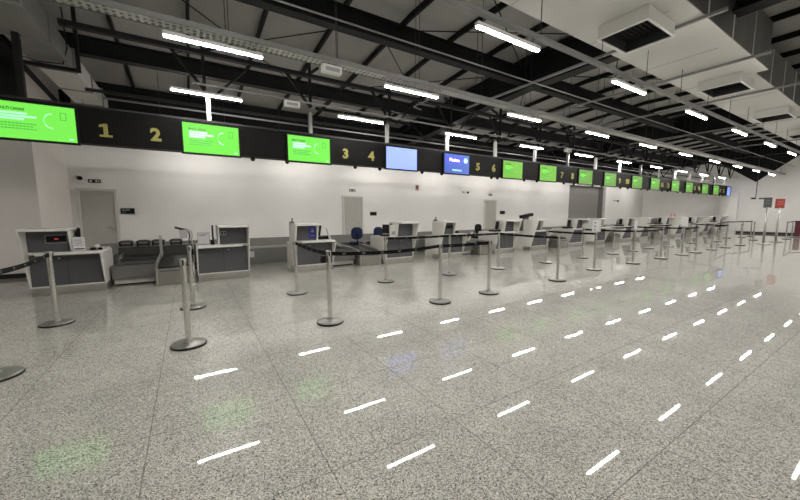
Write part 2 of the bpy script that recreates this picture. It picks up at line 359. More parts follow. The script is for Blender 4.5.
for i, x in enumerate((6.33, 10.75, 15.15, 19.5)):
    cassette(x, ['nearest and largest square box diffuser under the pale duct', 'second box diffuser along the pale duct', 'third box diffuser along the pale duct', 'farthest box diffuser along the pale duct'][i])
# duct on the left, running towards the back wall
du = thing('air_duct', 'long grey duct running to the back wall at the upper left', 'duct', (0, 0, 4.3))
MB().box(-2.36, 3.7, 0, -1.80, 9.6, .42).build('duct_body', back_grey, du, bevel=.01)
MB().box(-2.32, 9.6, -.02, -1.76, 12.9, .36).build('end_section', duct_pale, du, bevel=.01)
for y in (4.6, 5.8, 7.0, 8.2, 9.58, 10.9, 12.1): MB().box(-2.385, y-.012, -.045 if y > 9.5 else -.025, -1.735 if y > 9.5 else -1.775, y+.012, .44).build('flange', grey_track, du)
MB().tube([(-2.45, 9.1, .9), (-2.43, 9.1, -.02), (-2.2, 9.15, -.06), (-1.85, 9.1, -.05), (-1.76, 9.05, .25), (-1.76, 8.9, .9)], .012, 6).build('hanging_cable', black_plastic, du)
t = thing('duct_hanger', 'black trapeze hanger frame below the grey duct at upper left', 'hanger', (0, 9.2, 0))
MB().box(-2.5, -.03, 4.17, -1.62, .03, 4.23).box(-1.68, -.03, 4.23, -1.62, .03, 5.5).box(-2.5, -.03, 4.23, -2.44, .03, 5.5).build('hanger_frame', black_steel, t)

# ---------------------------------------------------------------- light rows
PER, LEN, X0 = 3.2177, 1.184, -.14
def make_lamp():
    t = thing('tube_light', 'x', 'ceiling light', (0, 0, 0))
    MB().box(0, -.032, .018, LEN, .032, .065).build('housing', housing_m, t)
    MB().box(.01, -.018, 0, LEN-.01, .018, .018).build('diffuser', tube_m, t)
    MB().tube([(.12, 0, .07), (.12, 0, .16)], .006, 6).build('hanger_rod', grey_track, t)
    MB().tube([(LEN-.12, 0, .065), (LEN-.12, 0, .16)], .006, 6).build('hanger_rod', grey_track, t)
    return t
first = None
ROWS = [('E', .99, range(0, 10), 'row above the viewer'), 
        ('A', 3.152, range(1, 11), 'row beside the pale duct'), ('A2', 3.152, range(-1, 1), 'added duct-side row out of view'),  # A2: unseen tubes added to brighten the left part of the hall
        ('B', 5.391, range(0, 11), 'middle row under the cable tray'), 
        ('C', 7.579, range(0, 10), 'row just above the sign band'), ('C2', 7.579, range(-3, -1), 'added sign-band row out of view'),  # C2: unseen tubes added for a glow on the left wall
        ('D', 11.769, range(0, 10), 'row behind the sign band')]
for nm, y, ks, desc in ROWS:
    for i, k in enumerate(ks):
        x = X0 + PER*k
        if x + LEN > XE - .1: continue
        lb = 'lit tube light, %s from left in the %s' % (ORD[i], desc)
        if first is None: first = make_lamp(); first.location = (x, y, 3.64); first['label'] = lb; first['group'] = 'tube lights in the ' + desc
        else: dup(first, (x, y, 3.64), label=lb, group='tube lights in the ' + desc)
def track(y, x0, x1, w, h, label, rods=True, z=3.80, top=None):
    t = thing('light_track', label, 'light track', (0, y, z))
    MB().box(x0, -w/2, 0, x1, w/2, h).build('rail', grey_track, t)
    x = x0 + .7
    while x < x1 - .1 and rods:
        MB().tube([(x, 0, h), (x, 0, (top or ZR)-z-.003)], .006, 5).build('suspension_rod', dark_steel, t)
        x += 1.6
track(.99, -6, XE-.1, .07, .05, 'grey light track directly above the viewer')
track(3.152, -6, XE-.1, .07, .05, 'grey light track beside the pale duct', top=BZ)
track(7.52, 0.2, XE-.1, .035, .03, 'grey light track just above the sign band', rods=False)
track(11.769, -2.8, XE-.1, .06, .05, 'grey light track between sign band and back wall', top=5.28)
t = thing('cable_tray', 'perforated pale cable tray above the middle row of tube lights', 'cable tray', (0, 5.42, 3.80))
MB().box(-1.35, -.11, 0, XE-.1, -.095, .07).box(-1.35, .095, 0, XE-.1, .11, .07).build('side_rail', grey_track, t)
m = MB(); x = -1.34
while x < 12: m.box(x, -.095, .0, x+.035, .095, .01); x += .075
m.box(-1.34, -.05, .0, 12, -.03, .011).box(-1.34, .03, .0, 12, .05, .011).box(12, -.095, 0, XE-.1, .095, .01)
m.build('perforated_bottom', duct_pale, t)
x = -1.0
while x < XE-.3:
    for yy in (-.1, .1): MB().tube([(x+yy*.3, yy, .07), (x+yy*.3, yy, ZR-3.803)], .006, 5).build('suspension_rod', dark_steel, t)
    x += 1.6
MB().box(-1.35, .12, .02, XE-.1, .17, .06).build('power_cable', black_plastic, t)
for x, y, lb in ((2.1, 5.42, 'white emergency light box under the middle cable tray near the first tube light'), (2.0, 7.5, 'small white box on the rail above screens left of number 3'), (12.1, 7.5, 'small white box beside the light row above number 7'), (17.3, 3.2, 'white box on the light track beside the pale duct')):
    b = thing('emergency_light', lb, 'emergency light', (x, y, 3.70))
    MB().box(-.16, -.06, -.04, .16, .06, .08).build('case', housing_m, b, bevel=.01)
    MB().box(-.12, -.065, -.02, .12, -.06, .04).build('lens', inkgrey_m, b)
tag(MB().tube([(4.2, 5.05, 3.9), (5.0, 6.3, 4.35)], .012, 6).build('brace_rod', grey_track), 'slanted pale rod from the middle tray to the roof rail', 'rod')

# ---------------------------------------------------------------- the sign band
YS = 7.75
bd = thing('sign_band', 'long black overhead sign fascia carrying screens and counter numbers', 'sign', (0, YS, 0))
MB().box(-8.5, 0, 2.60, 32.25, .22, 3.20).build('fascia', band_m, bd, bevel=.005)
MB().box(-8.5, .02, 3.205, 32.25, .16, 3.235).build('top_rail', dark_steel, bd)
MB().box(-2.14, .03, 3.235, -2.06, .12, 4.2).build('hanger_post', black_steel, bd)
for k in range(0, 16):
    p = .46 + 2.03*k
    MB().box(p-.035, .03, 3.235, p+.035, .12, 3.72).build('hanger_post', housing_m if k % 4 in (0, 3) else grey_track, bd)  # whiter posts have the light of nearby lamps put into their colour
for k in range(8):
    for j, off in ((0, -1.12), (1, -.42)):
        if k == 0 and j == 0:
            MB().prism([(-.085, -.11), (.085, -.11), (.085, -.075), (.028, -.075), (.028, .11), (-.015, .11), (-.085, .085), (-.085, .05), (-.028, .06), (-.028, -.075), (-.085, -.075)], 'y', -.02, 0).build('number', gold_m, bd, loc=(off, -.002, 2.84)); continue
        text(str(2*k+1+j), .30, gold_m, bd, (off + 4.43*k, -.012, 2.84), 'number', bold=.012, ext=.01, sx=1.05)
def screen(x, kind, label, w=.96, h=.55):
    t = thing('display_screen', label, 'screen', (x, YS-.012, 2.86), group=None)
    MB().box(-w/2-.035, -.03, -h/2-.035, w/2+.035, .01, h/2+.035).build('bezel', bezel_m, t)
    y = -.032
    if kind == 'g':
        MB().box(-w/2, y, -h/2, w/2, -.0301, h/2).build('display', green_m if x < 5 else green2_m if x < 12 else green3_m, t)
        text('MULTI CANAIS', .055, scr_dark, t, (-w*.40, y-.001, h*.31), 'headline', align='LEFT', bold=.002, ext=.0005, sx=.78)
        m = MB()
        for q, (l, z) in enumerate(((.30, .17), (.40, .09), (.26, .015))): m.box(-w*.39, y-.002, h*z, -w*.39+l, y-.0005, h*(z+.055))
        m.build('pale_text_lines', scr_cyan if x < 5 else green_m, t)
        m = MB()
        for l, z in ((.37, -.10), (.34, -.17), (.39, -.24)):
            x0 = -w*.39
            while x0 < -w*.39 + l: m.box(x0, y-.002, h*z, x0+.032, y-.0005, h*(z+.035)); x0 += .04
        m.build('small_text_lines', scr_dgreen, t)
        m = MB(); a0 = math.radians(80); pts = []
        for q in range(15):
            a = a0 + math.radians(200)*q/14; pts.append((.20*w+.085*math.cos(a), y-.001, .06*h+.11*math.sin(a)))
        for a, b in zip(pts, pts[1:]): m.beam(a, b, .003, .014)
        m.box(w*.40, y-.002, -h*.44, w*.46, y-.0005, -h*.40)
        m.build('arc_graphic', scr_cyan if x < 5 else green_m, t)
        m = MB(); cx, cz = w*.35, h*.22
        for a, b, c, d in ((-.038, -.06, -.028, .06), (.028, -.06, .038, .06), (-.028, -.06, .028, -.05), (-.028, .05, .028, .06)): m.box(cx+a, y-.002, cz+b, cx+c, y-.0005, cz+d)
        m.build('phone_outline', scr_dgreen, t)
    elif kind == 'b':
        MB().box(-w/2, y, -h/2, w/2, -.0301, h/2).build('display', blue_m, t)
    else:
        MB().box(-w/2, y, -h/2, w/2, -.0301, h/2).build('display', navy_m, t)
        MB().box(-w*.42, y-.002, .02, w*.20, y-.0003, h*.36).build('logo_panel', vio_m, t)
        text('Platina', .13, scr_white, t, (-w*.11, y-.004, h*.20), 'logo_lettering', bold=.004, ext=.0005, sx=1.15)
        MB().lathe([(0, 0)], 0, 0, 4)
        c = MB(); c.tube([(w*.35, y-.001, h*.22), (w*.35, y-.003, h*.22)], .07, 20); c.build('round_emblem', scr_cyan, t)
        text('EMBARQUE', .07, scr_cyan, t, (0, y-.003, -h*.33), 'caption', ext=.0005)
    return t
scr = [(-3.95, 'g'), (-1.97, 'g')]
for k in range(7): scr += [(.48+4.43*k, 'g'), (2.42+4.43*k, 'g')]
scr += [(.48+4.43*7, 'b')]
for i, (x, kd) in enumerate(scr):
    k = round((x-1.4)/4.43)
    if abs(x-4.91) < .01: kd, lb = 'b', 'plain pale blue screen right of number 4'
    elif abs(x-6.85) < .01: kd, lb = 'n', 'dark blue screen with violet logo panel left of number 5'
    elif kd == 'b': lb = 'small bluish screen at the far right end of the sign band'
    elif x < -3: lb = 'green screen beyond the left end of the picture on the sign band'
    elif x < 0: lb = 'green advert screen left of number 1'
    else: lb = 'green advert screen directly %s' % (('right of number %s' % NUM[2*k+2]) if abs(x-(.48+4.43*k)) < .1 else 'left of number %s' % NUM[2*k+3])
    screen(x, kd, lb, w=.62 if i == len(scr)-1 else .96)
first_dome = None; n = 0
for k in range(0, 7):
    for off in (1.23, 1.94, 3.60, 4.30):
        x = off + 4.43*k if k != 1 or off != 3.6 else 8.45
        lb = 'small black dome camera under the sign band, %s from the left' % ORD[n] if n < 27 else 'small black dome camera under the far end of the sign band'
        n += 1
        if first_dome is None:
            first_dome = thing('dome_camera', lb, 'camera', (x, YS+.08, 2.60), group='dome cameras under the sign band')
            MB().lathe([(0, 0), (.05, 0), (.05, -.025), (0, -.025)], 0, 0, 14).build('mount', black_plastic, first_dome)
            MB().lathe([(.045, -.025), (.045, -.05), (.03, -.075), (0, -.085)], 0, 0, 14).build('dome', lens_m, first_dome)
        else: dup(first_dome, (x, YS+.08, 2.60), label=lb)

# ---------------------------------------------------------------- rear collecting belt
rb = thing('baggage_conveyor', 'long low grey baggage conveyor running behind all the counters', 'conveyor', (0, 0, 0))
MB().box(-1.9, 10.1, 0, 31.5, 10.16, .44).build('front_panel', back_grey, rb)
MB().box(-1.9, 10.07, .44, 31.5, 10.2, .49).build('edge_rail', steel_m, rb)
MB().box(-1.9, 10.2, .40, 31.5, 10.85, .43).build('belt', belt_m, rb)
MB().box(-1.9, 10.85, 0, 31.5, 10.95, .68).build('back_guard', back_grey, rb)
m = MB()
for k in range(8): m.box(1.25+4.43*k, 10.08, .20, 1.5+4.43*k, 10.099, .36)
m.build('vent_plate', duct_pale, rb)

# ---------------------------------------------------------------- counters
def make_desk(mirror):
    """check-in desk 1.0 m wide, origin at front-left of its plinth; tall box right (left when mirrored)"""
    W = 1.0
    def X(a): return W - a if mirror else a
    def bx(m, x0, y0, z0, x1, y1, z1, i=0):
        a, b = sorted((X(x0), X(x1))); return m.box(a, y0, z0, b, y1, z1, i)
    def fin(m, xa, xb, poly):
        a, b = sorted((X(xa), X(xb))); return m.prism(poly, 'x', a, b)
    t = thing('check_in_desk', 'x', 'check-in counter', (0, 0, 0))
    m = MB(); bx(m, .01, .02, 0, .42, .76, .14); bx(m, .42, .02, 0, .99, .34, .14); m.build('plinth', steel_m, t, bevel=.004)
    m = MB(); bx(m, .026, .012, .165, .42, .76, .69); bx(m, .42, .012, .165, .974, .33, .69); m.build('lower_panel', desk_grey, t, bevel=.004)
    m = MB(); bx(m, .435, .02, .76, .974, .08, 1.12); m.build('upper_panel', desk_grey, t, bevel=.003)
    m = MB(); fin(m, .975, 1.0, [(.0, .14), (.36, .14), (.36, 1.17), (-.32, 1.17)]); m.build('tall_side_panel', desk_white, t, bevel=.006)
    m = MB(); fin(m, .0, .025, [(.0, .14), (.80, .14), (.80, .73), (-.22, .73)]); m.build('low_side_panel', desk_white, t, bevel=.006)
    m = MB(); fin(m, .405, .435, [(-.04, .76), (.35, .76), (.35, 1.12), (-.12, 1.12)]); m.build('divider_panel', desk_white, t, bevel=.004)
    m = MB(); bx(m, .40, -.31, 1.125, .975, .36, 1.17); m.build('top_slab', desk_white, t, bevel=.008)
    m = MB(); pl = [(X(.025), -.22), (X(.84), -.22), (X(.89), -.04), (X(.974), .0), (X(.974), .35), (X(.42), .35), (X(.42), .80), (X(.025), .80)]
    if mirror: pl = pl[::-1]
    m.prism(pl, 'z', .715, .76); m.build('counter_top', desk_white, t, bevel=.008)
    m = MB(); bx(m, .026, -.004, .14, .974, .05, .165); m.build('bottom_rail', desk_white, t)
    m = MB(); bx(m, .55, .37, 0, .965, .78, .70); m.build('rear_cabinet', desk_white, t, bevel=.006)
    m = MB(); m.tube([(X(.60), .012, .64), (X(.60), .0, .64)], .014, 10); m.build('lock', steel_m, t)
    m = MB(); bx(m, .498, .008, .17, .502, .0118, .69); m.build('panel_joint', black_plastic, t)
    return t
def make_monitor():
    t = thing('monitor', 'x', 'monitor', (0, 0, 0))
    m = MB(); m.box(-.02, -.22, .10, .01, .22, .40); m.build('screen', black_plastic, t, bevel=.004)
    m = MB(); m.box(-.02, -.03, .01, .02, .03, .12).box(-.08, -.1, 0, .08, .1, .012); m.build('stand', black_plastic, t)
    return t
def make_terminal():
    t = thing('desk_terminal', 'x', 'computer equipment', (0, 0, 0))
    MB().box(-.02, -.015, .0, .02, .015, .10).prism([(-.01, .09), (.03, .09), (.07, .36), (.04, .36)], 'y', -.07, .07).build('screen', black_plastic, t, bevel=.004)
    MB().prism([(-.22, 0), (.22, 0), (.22, .08), (-.22, .05)], 'y', -.14, .16).build('keyboard_unit', black_plastic, t, bevel=.004)
    return t
deskB = make_desk(False); deskA = make_desk(True)
mon = make_monitor(); term = make_terminal()
def make_injector():
    """short belt: origin front-left, width .72"""
    t = thing('weighing_conveyor', 'x', 'conveyor', (0, 0, 0))
    W = .72
    MB().box(.02, .12, .03, W-.02, 1.0, .14).build('white_skirt', desk_white, t)
    MB().box(.04, .16, 0, W-.04, 1.0, .03).build('foot', black_plastic, t)
    MB().prism([(.02, .14), (1.0, .14), (1.0, .36), (.08, .40), (.04, .38)], 'x', 0, W).build('front_housing', conv_grey, t, bevel=.008)
    MB().prism([(.10, .401), (1.0, .361), (1.0, .375), (.10, .415)], 'x', .04, W-.04).build('belt', belt_m, t)
    m = MB(); 
    for x in (-.03, W-.02): m.prism([(1.0, .30), (1.6, .30), (1.6, .53), (1.15, .48), (1.0, .42)], 'x', x, x+.05)
    m.build('side_rail', steel_m, t, bevel=.006)
    MB().box(.02, 1.0, 0, W-.02, 1.6, .40).build('second_housing', conv_dark, t)
    MB().prism([(1.0, .401), (1.6, .43), (1.6, .45), (1.0, .42)], 'x', .03, W-.03).build('second_belt', belt_m, t)
    return t
def make_roller():
    t = thing('roller_conveyor', 'x', 'conveyor', (0, 0, 0))
    W = .60
    MB().box(.03, .0, 0, W-.03, .9, .33).build('front_box', conv_beige, t, bevel=.008)
    MB().box(.06, -.008, .27, W-.06, .0, .285).build('front_slot', conv_dark, t)
    m = MB()
    for x in (-.02, W-.03): m.prism([(0, .0), (.08, .0), (.08, .30), (1.4, .40), (1.4, .50), (.3, .45), (.0, .36)], 'x', x, x+.045)
    m.build('side_rail', steel_m, t, bevel=.006)
    MB().box(.03, .9, 0, W-.03, 1.4, .36).build('rear_box', conv_dark, t)
    m = MB()
    for k in range(18): 
        y = .06 + .075*k; z = .35 + .085*(y/2)
        m.tube([(.035, y, z+.01), (W-.035, y, z+.01)], .026, 8)
    m.build('rollers', conv_dark, t)
    return t
inj = make_injector(); rol = make_roller()
def make_guard():
    t = thing('conveyor_guard', 'x', 'guard panel', (0, 0, 0))
    MB().box(0, 0, 0, .98, .05, .64).build('panel', conv_dark, t)
    MB().box(0, -.01, .64, .98, .06, .66).build('cap', inkgrey_m, t)
    return t
grd = make_guard()
def make_bracket():
    t = thing('tub_stack', 'x', 'tray', (0, 0, 0))
    MB().box(-.12, -.10, 0, -.09, .10, .09).box(.09, -.10, 0, .12, .10, .09).box(-.09, -.10, .02, .09, .10, .05).build('legs', black_plastic, t)
    MB().prism([(-.14, .09), (.14, .09), (.14, .11), (.08, .135), (-.08, .135), (-.14, .11)], 'y', -.11, .11).build('lid', conv_dark, t, bevel=.006)
    return t
brk = make_bracket()
def make_chair():
    t = thing('office_chair', 'x', 'chair', (0, 0, 0))
    m = MB()
    for k in range(5):
        a = 2*math.pi*k/5; m.beam((0, 0, .07), (.29*math.cos(a), .29*math.sin(a), .05), .04, .03)
        m.lathe([(0, 0), (.025, .005), (.025, .045), (0, .05)], .29*math.cos(a), .29*math.sin(a), 8)
    m.build('star_base', black_plastic, t)
    MB().tube([(0, 0, .06), (0, 0, .44)], [.03, .02], 10).build('gas_column', black_plastic, t)
    def pad(name, cx, cy, cz, rx, ry, rz, e, vert):
        m = MB(); n = 24; prof = [(0, -1), (.75, -1), (.95, -.6), (1, 0), (.95, .6), (.75, 1), (0, 1)]
        vs = []
        for r, h in prof:
            for k in range(n):
                a = 2*math.pi*k/n; c, s_ = math.cos(a), math.sin(a)
                u = r*math.copysign(abs(c)**e, c); v = r*math.copysign(abs(s_)**e, s_)
                vs.append((cx+rx*u, cy+ry*h, cz+rz*v) if vert else (cx+rx*u, cy+ry*v, cz+rz*h))
        fs = [(i*n+k, i*n+(k+1) % n, (i+1)*n+(k+1) % n, (i+1)*n+k) for i in range(6) for k in range(n)]
        m.add(vs, fs, 0, True); return m.build(name, blue_fab, t)
    pad('seat', 0, 0, .48, .22, .21, .04, .6, False)
    pad('backrest', 0, .24, .80, .185, .035, .19, .7, True)
    MB().tube([(0, .05, .44), (0, .28, .46), (0, .30, .62), (0, .27, .80)], .018, 8).build('back_bar', black_plastic, t)
    return t
chair = make_chair()
black_set = set()
def black_chair(c):
    for k in kids(c):
        if k.name.split('.')[0] in ('seat', 'backrest'): 
            k.data = k.data.copy(); k.data.materials[0] = black_fab

used = set()
def place(proto, loc, label, rz=0, group=None):
    if proto.name not in used:
        used.add(proto.name); proto.location = loc; proto.rotation_euler.z = rz; proto['label'] = label
        if group: proto['group'] = group
        return proto
    return dup(proto, loc, rz, label, group)
YD = 8.08
U = 4.43
for k in range(8):
    ox = U*k; a, b = 2*k+1, 2*k+2
    place(deskA, (-2.36+ox, YD, 0), 'white and charcoal check-in desk left of the baggage belts under number %s' % NUM[a], group='check-in desks with the tall box on the left')
    place(inj, (-1.33+ox, YD+.28, 0), 'low grey weighing belt beside the desk under number %s' % NUM[a], group='weighing belts')
    place(rol, (-.60+ox, YD-.02, 0), 'steel roller belt beside the desk under number %s' % NUM[b], group='roller belts')
    place(deskB, (.09+ox, YD-.02, 0), 'white and charcoal check-in desk right of the baggage belts under number %s' % NUM[b], group='check-in desks with the tall box on the right')
    if k == 0:
        place(mon, (-1.73, YD+.30, .76), 'thin black monitor seen edge-on on the desk under number one', .25)
        place(mon, (.43, YD+.35, .76), 'thin black monitor seen edge-on on the desk under number two', -.04)
    else:
        place(term, (.42+ox, YD+.22, .76), 'black screen and keyboard on the desk under number %s' % NUM[b], group='black terminals on right-hand desks')
        place(term, (-1.64+ox, YD+.30, .76), 'black screen and keyboard on the desk under number %s' % NUM[a], group='black terminals on left-hand desks')
    if k == 0:
        place(grd, (-1.55, 10.28-.0, 0) if False else (-1.42, 9.98, 0), 'dark upright guard panel behind the weighing belt under number one')
        place(grd, (-.44, 9.98, 0), 'dark upright guard panel behind the roller belt under number two')
for i, x in enumerate((-1.17, -.80, -.62+.2, .08)):
    place(brk, ((-1.27, -.95, -.66, -.30)[i], 10.0, .66), 'black shelf-like tray on the dark rear guard, %s from the left' % ORD[i], group='black trays on the rear guard')
# drop posts at belts
tag(MB().beam((-.57, 9.3, .35), (-.57, 9.3, .93), .05, .05).build('sensor_post', steel_m), 'short steel post between the two leftmost baggage belts', 'post')
tag(MB().beam((3.62, 9.5, .30), (3.42, 9.5, .98), .05, .05).build('sensor_post', desk_white), 'slanted white post behind the weighing belt under number three', 'post')
tag(MB().beam((8.1, 8.7, .10), (8.5, 8.7, .75), .05, .04).build('sensor_post', desk_white), 'slanted white bar beside the black office chair', 'post')
# chairs
place(chair, (4.46, 9.76, 0), 'navy blue office chair behind the belts under number four, left one of the pair', 2.9)
place(chair, (5.02, 9.58, 0), 'navy blue office chair behind the belts under number four, right one of the pair', 3.3)
bc = place(chair, (9.42, 9.58, 0), 'black office chair behind the belts left of number six', -1.6); black_chair(bc)
for k in range(3, 8):
    h = MB(); n = 12
    po = [(-.30, 0)] + [(-.30*math.cos(math.pi*q/n), .30+.30*math.sin(math.pi*q/n)) for q in range(n+1)] + [(.30, 0)]
    h.prism(po, 'y', YD+.75, YD+1.7)
    o = h.build('tunnel_hood', conv_grey, loc=(-.95+U*k-.02, 0, .0) if False else (-.97+U*k+.0, 0, .47)); tag(o, 'dark grey arched hood over the weighing belt under number %s' % NUM[2*k+1], 'hood', 'arched hoods over the belts')

# gooseneck reader beside desk 2
gn = thing('gooseneck_reader', 'twin-tube gooseneck post with small tilted display left of the second desk', 'scanner', (.02, YD-.22, 0))
MB().lathe([(0, 0), (.07, 0), (.07, .015), (0, .015)], 0, 0, 16).tube([(0, 0, .015), (0, 0, .45)], .022, 10).build('stand', steel_m, gn)
for s in (-.022, .022):
    pts = [(s, 0, .45), (s, 0, .75)] + [(s-.10*(1-math.cos(a)), 0, .98+.14*math.sin(a)) for a in [math.radians(q) for q in (-35, 0, 30, 60, 90, 115)]]
    MB().tube(pts, .012, 8).build('neck_tube', dark_steel if s < 0 else steel_m, gn)
MB().beam((-.26, -.02, 1.15), (-.12, -.0, 1.10), .05, .04).build('reader_head', black_plastic, gn)
MB().prism([(-.19, .93), (-.06, .93), (-.05, 1.10), (-.20, 1.10)], 'y', -.03, -.015).build('small_display', inkgrey_m, gn)
MB().box(-.05, -.05, .60, .03, .03, .72).build('clamp', black_plastic, gn)

# things on and against the desks
def doc_stand(x, y, z, w, h, label, rz=0, lines=5, bar=True):
    t = thing('document_stand', label, 'notice', (x, y, z), rz)
    MB().prism([(0, 0), (.07, 0), (.065, .01), (.02, .01), (.045, h), (.04, h)], 'x', -w/2, w/2).build('acrylic_holder', acrylic_m, t)
    m = MB().prism([(.005, .02), (.041, h-.005), (.038, h-.005), (.002, .02)], 'x', -w/2+.01, w/2-.01); m.build('sheet', paper_m, t)
    m = MB()
    for k in range(lines):
        zz = h*(.86-.11*k); yy = .002+.036*zz/h
        m.box(-w*.38, yy-.004, zz-.004, w*(.38 if k % 2 == 0 else .2), yy-.0005, zz+.004)
    if bar: m.box(-w*.4, .0025, h*.12, w*.4, .006, h*.22)
    m.build('print', ink_m, t)
doc_stand(-1.66, YD-.12, .76, .17, .25, 'white printed notice standing on the leftmost desk')
doc_stand(-1.46, YD+.1, .76, .08, .10, 'tiny clear card holder behind the printed notice', lines=0, bar=False)
doc_stand(.24, YD+.1, .76, .22, .26, 'clear acrylic sheet holder standing on the second desk', lines=2, bar=False)
tag(MB().box(.36, YD-.02, .76, .43, YD+.10, .86).build('card_reader', black_plastic, bevel=.004), 'small black card reader on the second desk', 'device')
tag(MB().box(-1.54, YD-.05, .76, -1.46, YD+.06, .805).build('card_reader', black_plastic, bevel=.004), 'small flat black device beside the printed notice', 'device')
tag(MB().box(-1.43, YD-.02, .76, -1.38, YD+.05, .80).build('card_reader', black_plastic, bevel=.004), 'tiny black device near the right edge of the leftmost desk top', 'device')
p = thing('led_sign', 'small black display with red light on the leftmost desk front', 'sign', (-1.97, YD+.018, .98))
MB().box(-.12, -.02, -.045, .12, 0, .045).build('case', black_plastic, p); MB().box(-.02, -.023, -.006, .03, -.02, .012).build('red_light', red_led, p)
MB().box(-.14, -.006, -.075, .14, 0, -.065).box(-.14, -.006, .065, .14, 0, .075).box(-.14, -.006, -.065, -.13, 0, .065).box(.13, -.006, -.065, .14, 0, .065).build('frame', inkgrey_m, p)
p = thing('wall_socket', 'small square label plate on the second desk upper panel', 'plate', (.60, YD-.002, 1.00))
MB().box(-.06, -.012, -.045, .06, 0, .045).build('plate', inkgrey_m, p); MB().box(-.03, -.015, -.03, 0, -.012, .03).box(.02, -.015, -.03, .05, -.012, .03).build('print', ink_m, p)
p = thing('poster', 'dark blue poster on the front of the third desk', 'poster', (2.55, YD+.018, .955))
MB().box(-.10, -.006, -.15, .10, 0, .15).build('sheet', poster_blue, p)
MB().tube([(0, -.007, .03), (0, -.009, .03)], .035, 14).box(-.06, -.009, -.09, .06, -.0065, -.08).box(-.05, -.009, .09, .05, -.0065, .10).build('print', inkgrey_m, p)
p = thing('socket_row', 'row of three dark sockets on the fifth desk front', 'socket', (6.9, YD+.018, .98))
for dx in (-.11, 0, .11): MB().box(dx-.04, -.012, -.045, dx+.04, 0, .045).build('socket', black_plastic, p)
# white box printers etc. on desk 4
tt = thing('ticket_printer', 'white boxy printer with black side on the desk under number four', 'printer', (4.80, YD+.15, .76))
MB().box(-.05, -.15, 0, .17, .15, .33).build('case', desk_white, tt, bevel=.01); MB().box(-.16, -.1, .1, -.05, .1, .34).build('black_panel', black_plastic, tt, bevel=.005); MB().box(0, -.155, .05, .12, -.15, .15).build('slot', inkgrey_m, tt)
for x, nm in ((2.12, 'third desk from the left'), (6.55, 'fifth desk from the left')):
    tt = thing('desk_gadget', 'small dark gadget on top of the ' + nm, 'device', (x, YD+.25, 1.16))
    MB().box(-.05, -.04, 0, .05, .04, .06).tube([(0, 0, .06), (.02, 0, .14)], .02, 8).build('case', conv_grey, tt, bevel=.004)
tt = thing('desk_gadget', 'dark angled device on a stand behind the desk under number seven', 'device', (11.45, YD+.62, .76))
MB().beam((-.22, 0, .0), (-.02, 0, .52), .10, .22).build('stand', desk_grey, tt); MB().beam((-.35, 0, .50), (.25, -.05, .60), .16, .12).build('head', black_plastic, tt)
for i, x in enumerate((24.9, 25.4)):
    tag(MB().box(-.06, -.04, 0, .06, .04, .19).build('carton', orange_m, loc=(x-.5, YD+.3, 1.16), bevel=.01), ['left', 'right'][i] + ' one of two small orange cartons standing on a far desk top', 'box')

# ---------------------------------------------------------------- stanchions
def make_stanchion():
    t = thing('barrier_post', 'x', 'barrier post', (0, 0, 0))
    MB().lathe([(0, .0), (.165, .0), (.172, .004), (.172, .014), (.165, .018)], 0, 0, 36).build('rubber_ring', black_plastic, t)
    MB().lathe([(.165, .018), (.168, .024), (.155, .032), (.05, .042), (.036, .044), (.036, .06), (.03, .064)], 0, 0, 36).build('base', base_m, t)
    MB().lathe([(.029, .05), (.029, .875)], 0, 0, 20).build('pole', pole_m, t)
    MB().lathe([(.029, .875), (.034, .876), (.034, .93), (.030, .94), (0, .942)], 0, 0, 20).build('head', steel_m, t)
    for a in range(4):
        c, s_ = round(math.cos(a*math.pi/2)), round(math.sin(a*math.pi/2))
        MB().box(min(.028*c, .038*c)-.008*abs(s_), min(.028*s_, .038*s_)-.008*abs(c), .872, max(.028*c, .038*c)+.008*abs(s_), max(.028*s_, .038*s_)+.008*abs(c), .928).build('clip', black_plastic, t)
    return t
st = make_stanchion()
front = [-1.5, -.08, 1.48, 3.32, 4.43, 6.48, 8.46, 10.46, 12.31, 13.95, 15.2, 16.9, 18.39, 20.2]
fy = [4.22, 4.17, 4.07, 4.09, 4.10, 4.11, 4.40, 4.39, 4.41, 4.42, 4.42, 4.45, 4.42, 4.4]
back = [-1.52, -.02, 1.55, 3.39, 5.03, 6.61, 8.55, 10.43, 12.33, 13.92, 15.4, 17.0, 19.84, 21.9]
by = [5.91, 5.84, 5.91, 5.95, 5.87, 5.82, 5.79, 5.80, 5.81, 5.88, 5.95, 5.85, 6.0, 5.6]
far = [(25.4, 6.1), (26.8, 5.8), (28.3, 5.76), (27.0, 4.15), (29.3, 4.3), (24.6, 4.9), (29.0, 3.2), (30.6, 3.4)]
SP = []
def nick(row, i, n): return 'steel barrier post with round base, %s from the left in the %s row' % (ORD[i], row)
for i in range(14):
    SP.append(place(st, (front[i], fy[i], 0), nick('front', i, 14), group='front row of barrier posts'))
for i in range(14):
    SP.append(place(st, (back[i], by[i], 0), nick('rear', i, 14), group='rear row of barrier posts'))
for i, (x, y) in enumerate(far):
    SP.append(place(st, (x, y, 0), 'distant steel barrier post by the end wall, %s counted by nearness to the desks' % ORD[i], group='distant barrier posts at the end wall'))
def P(i, row): return (front[i], fy[i], .90) if row == 'f' else (back[i], by[i], .90)
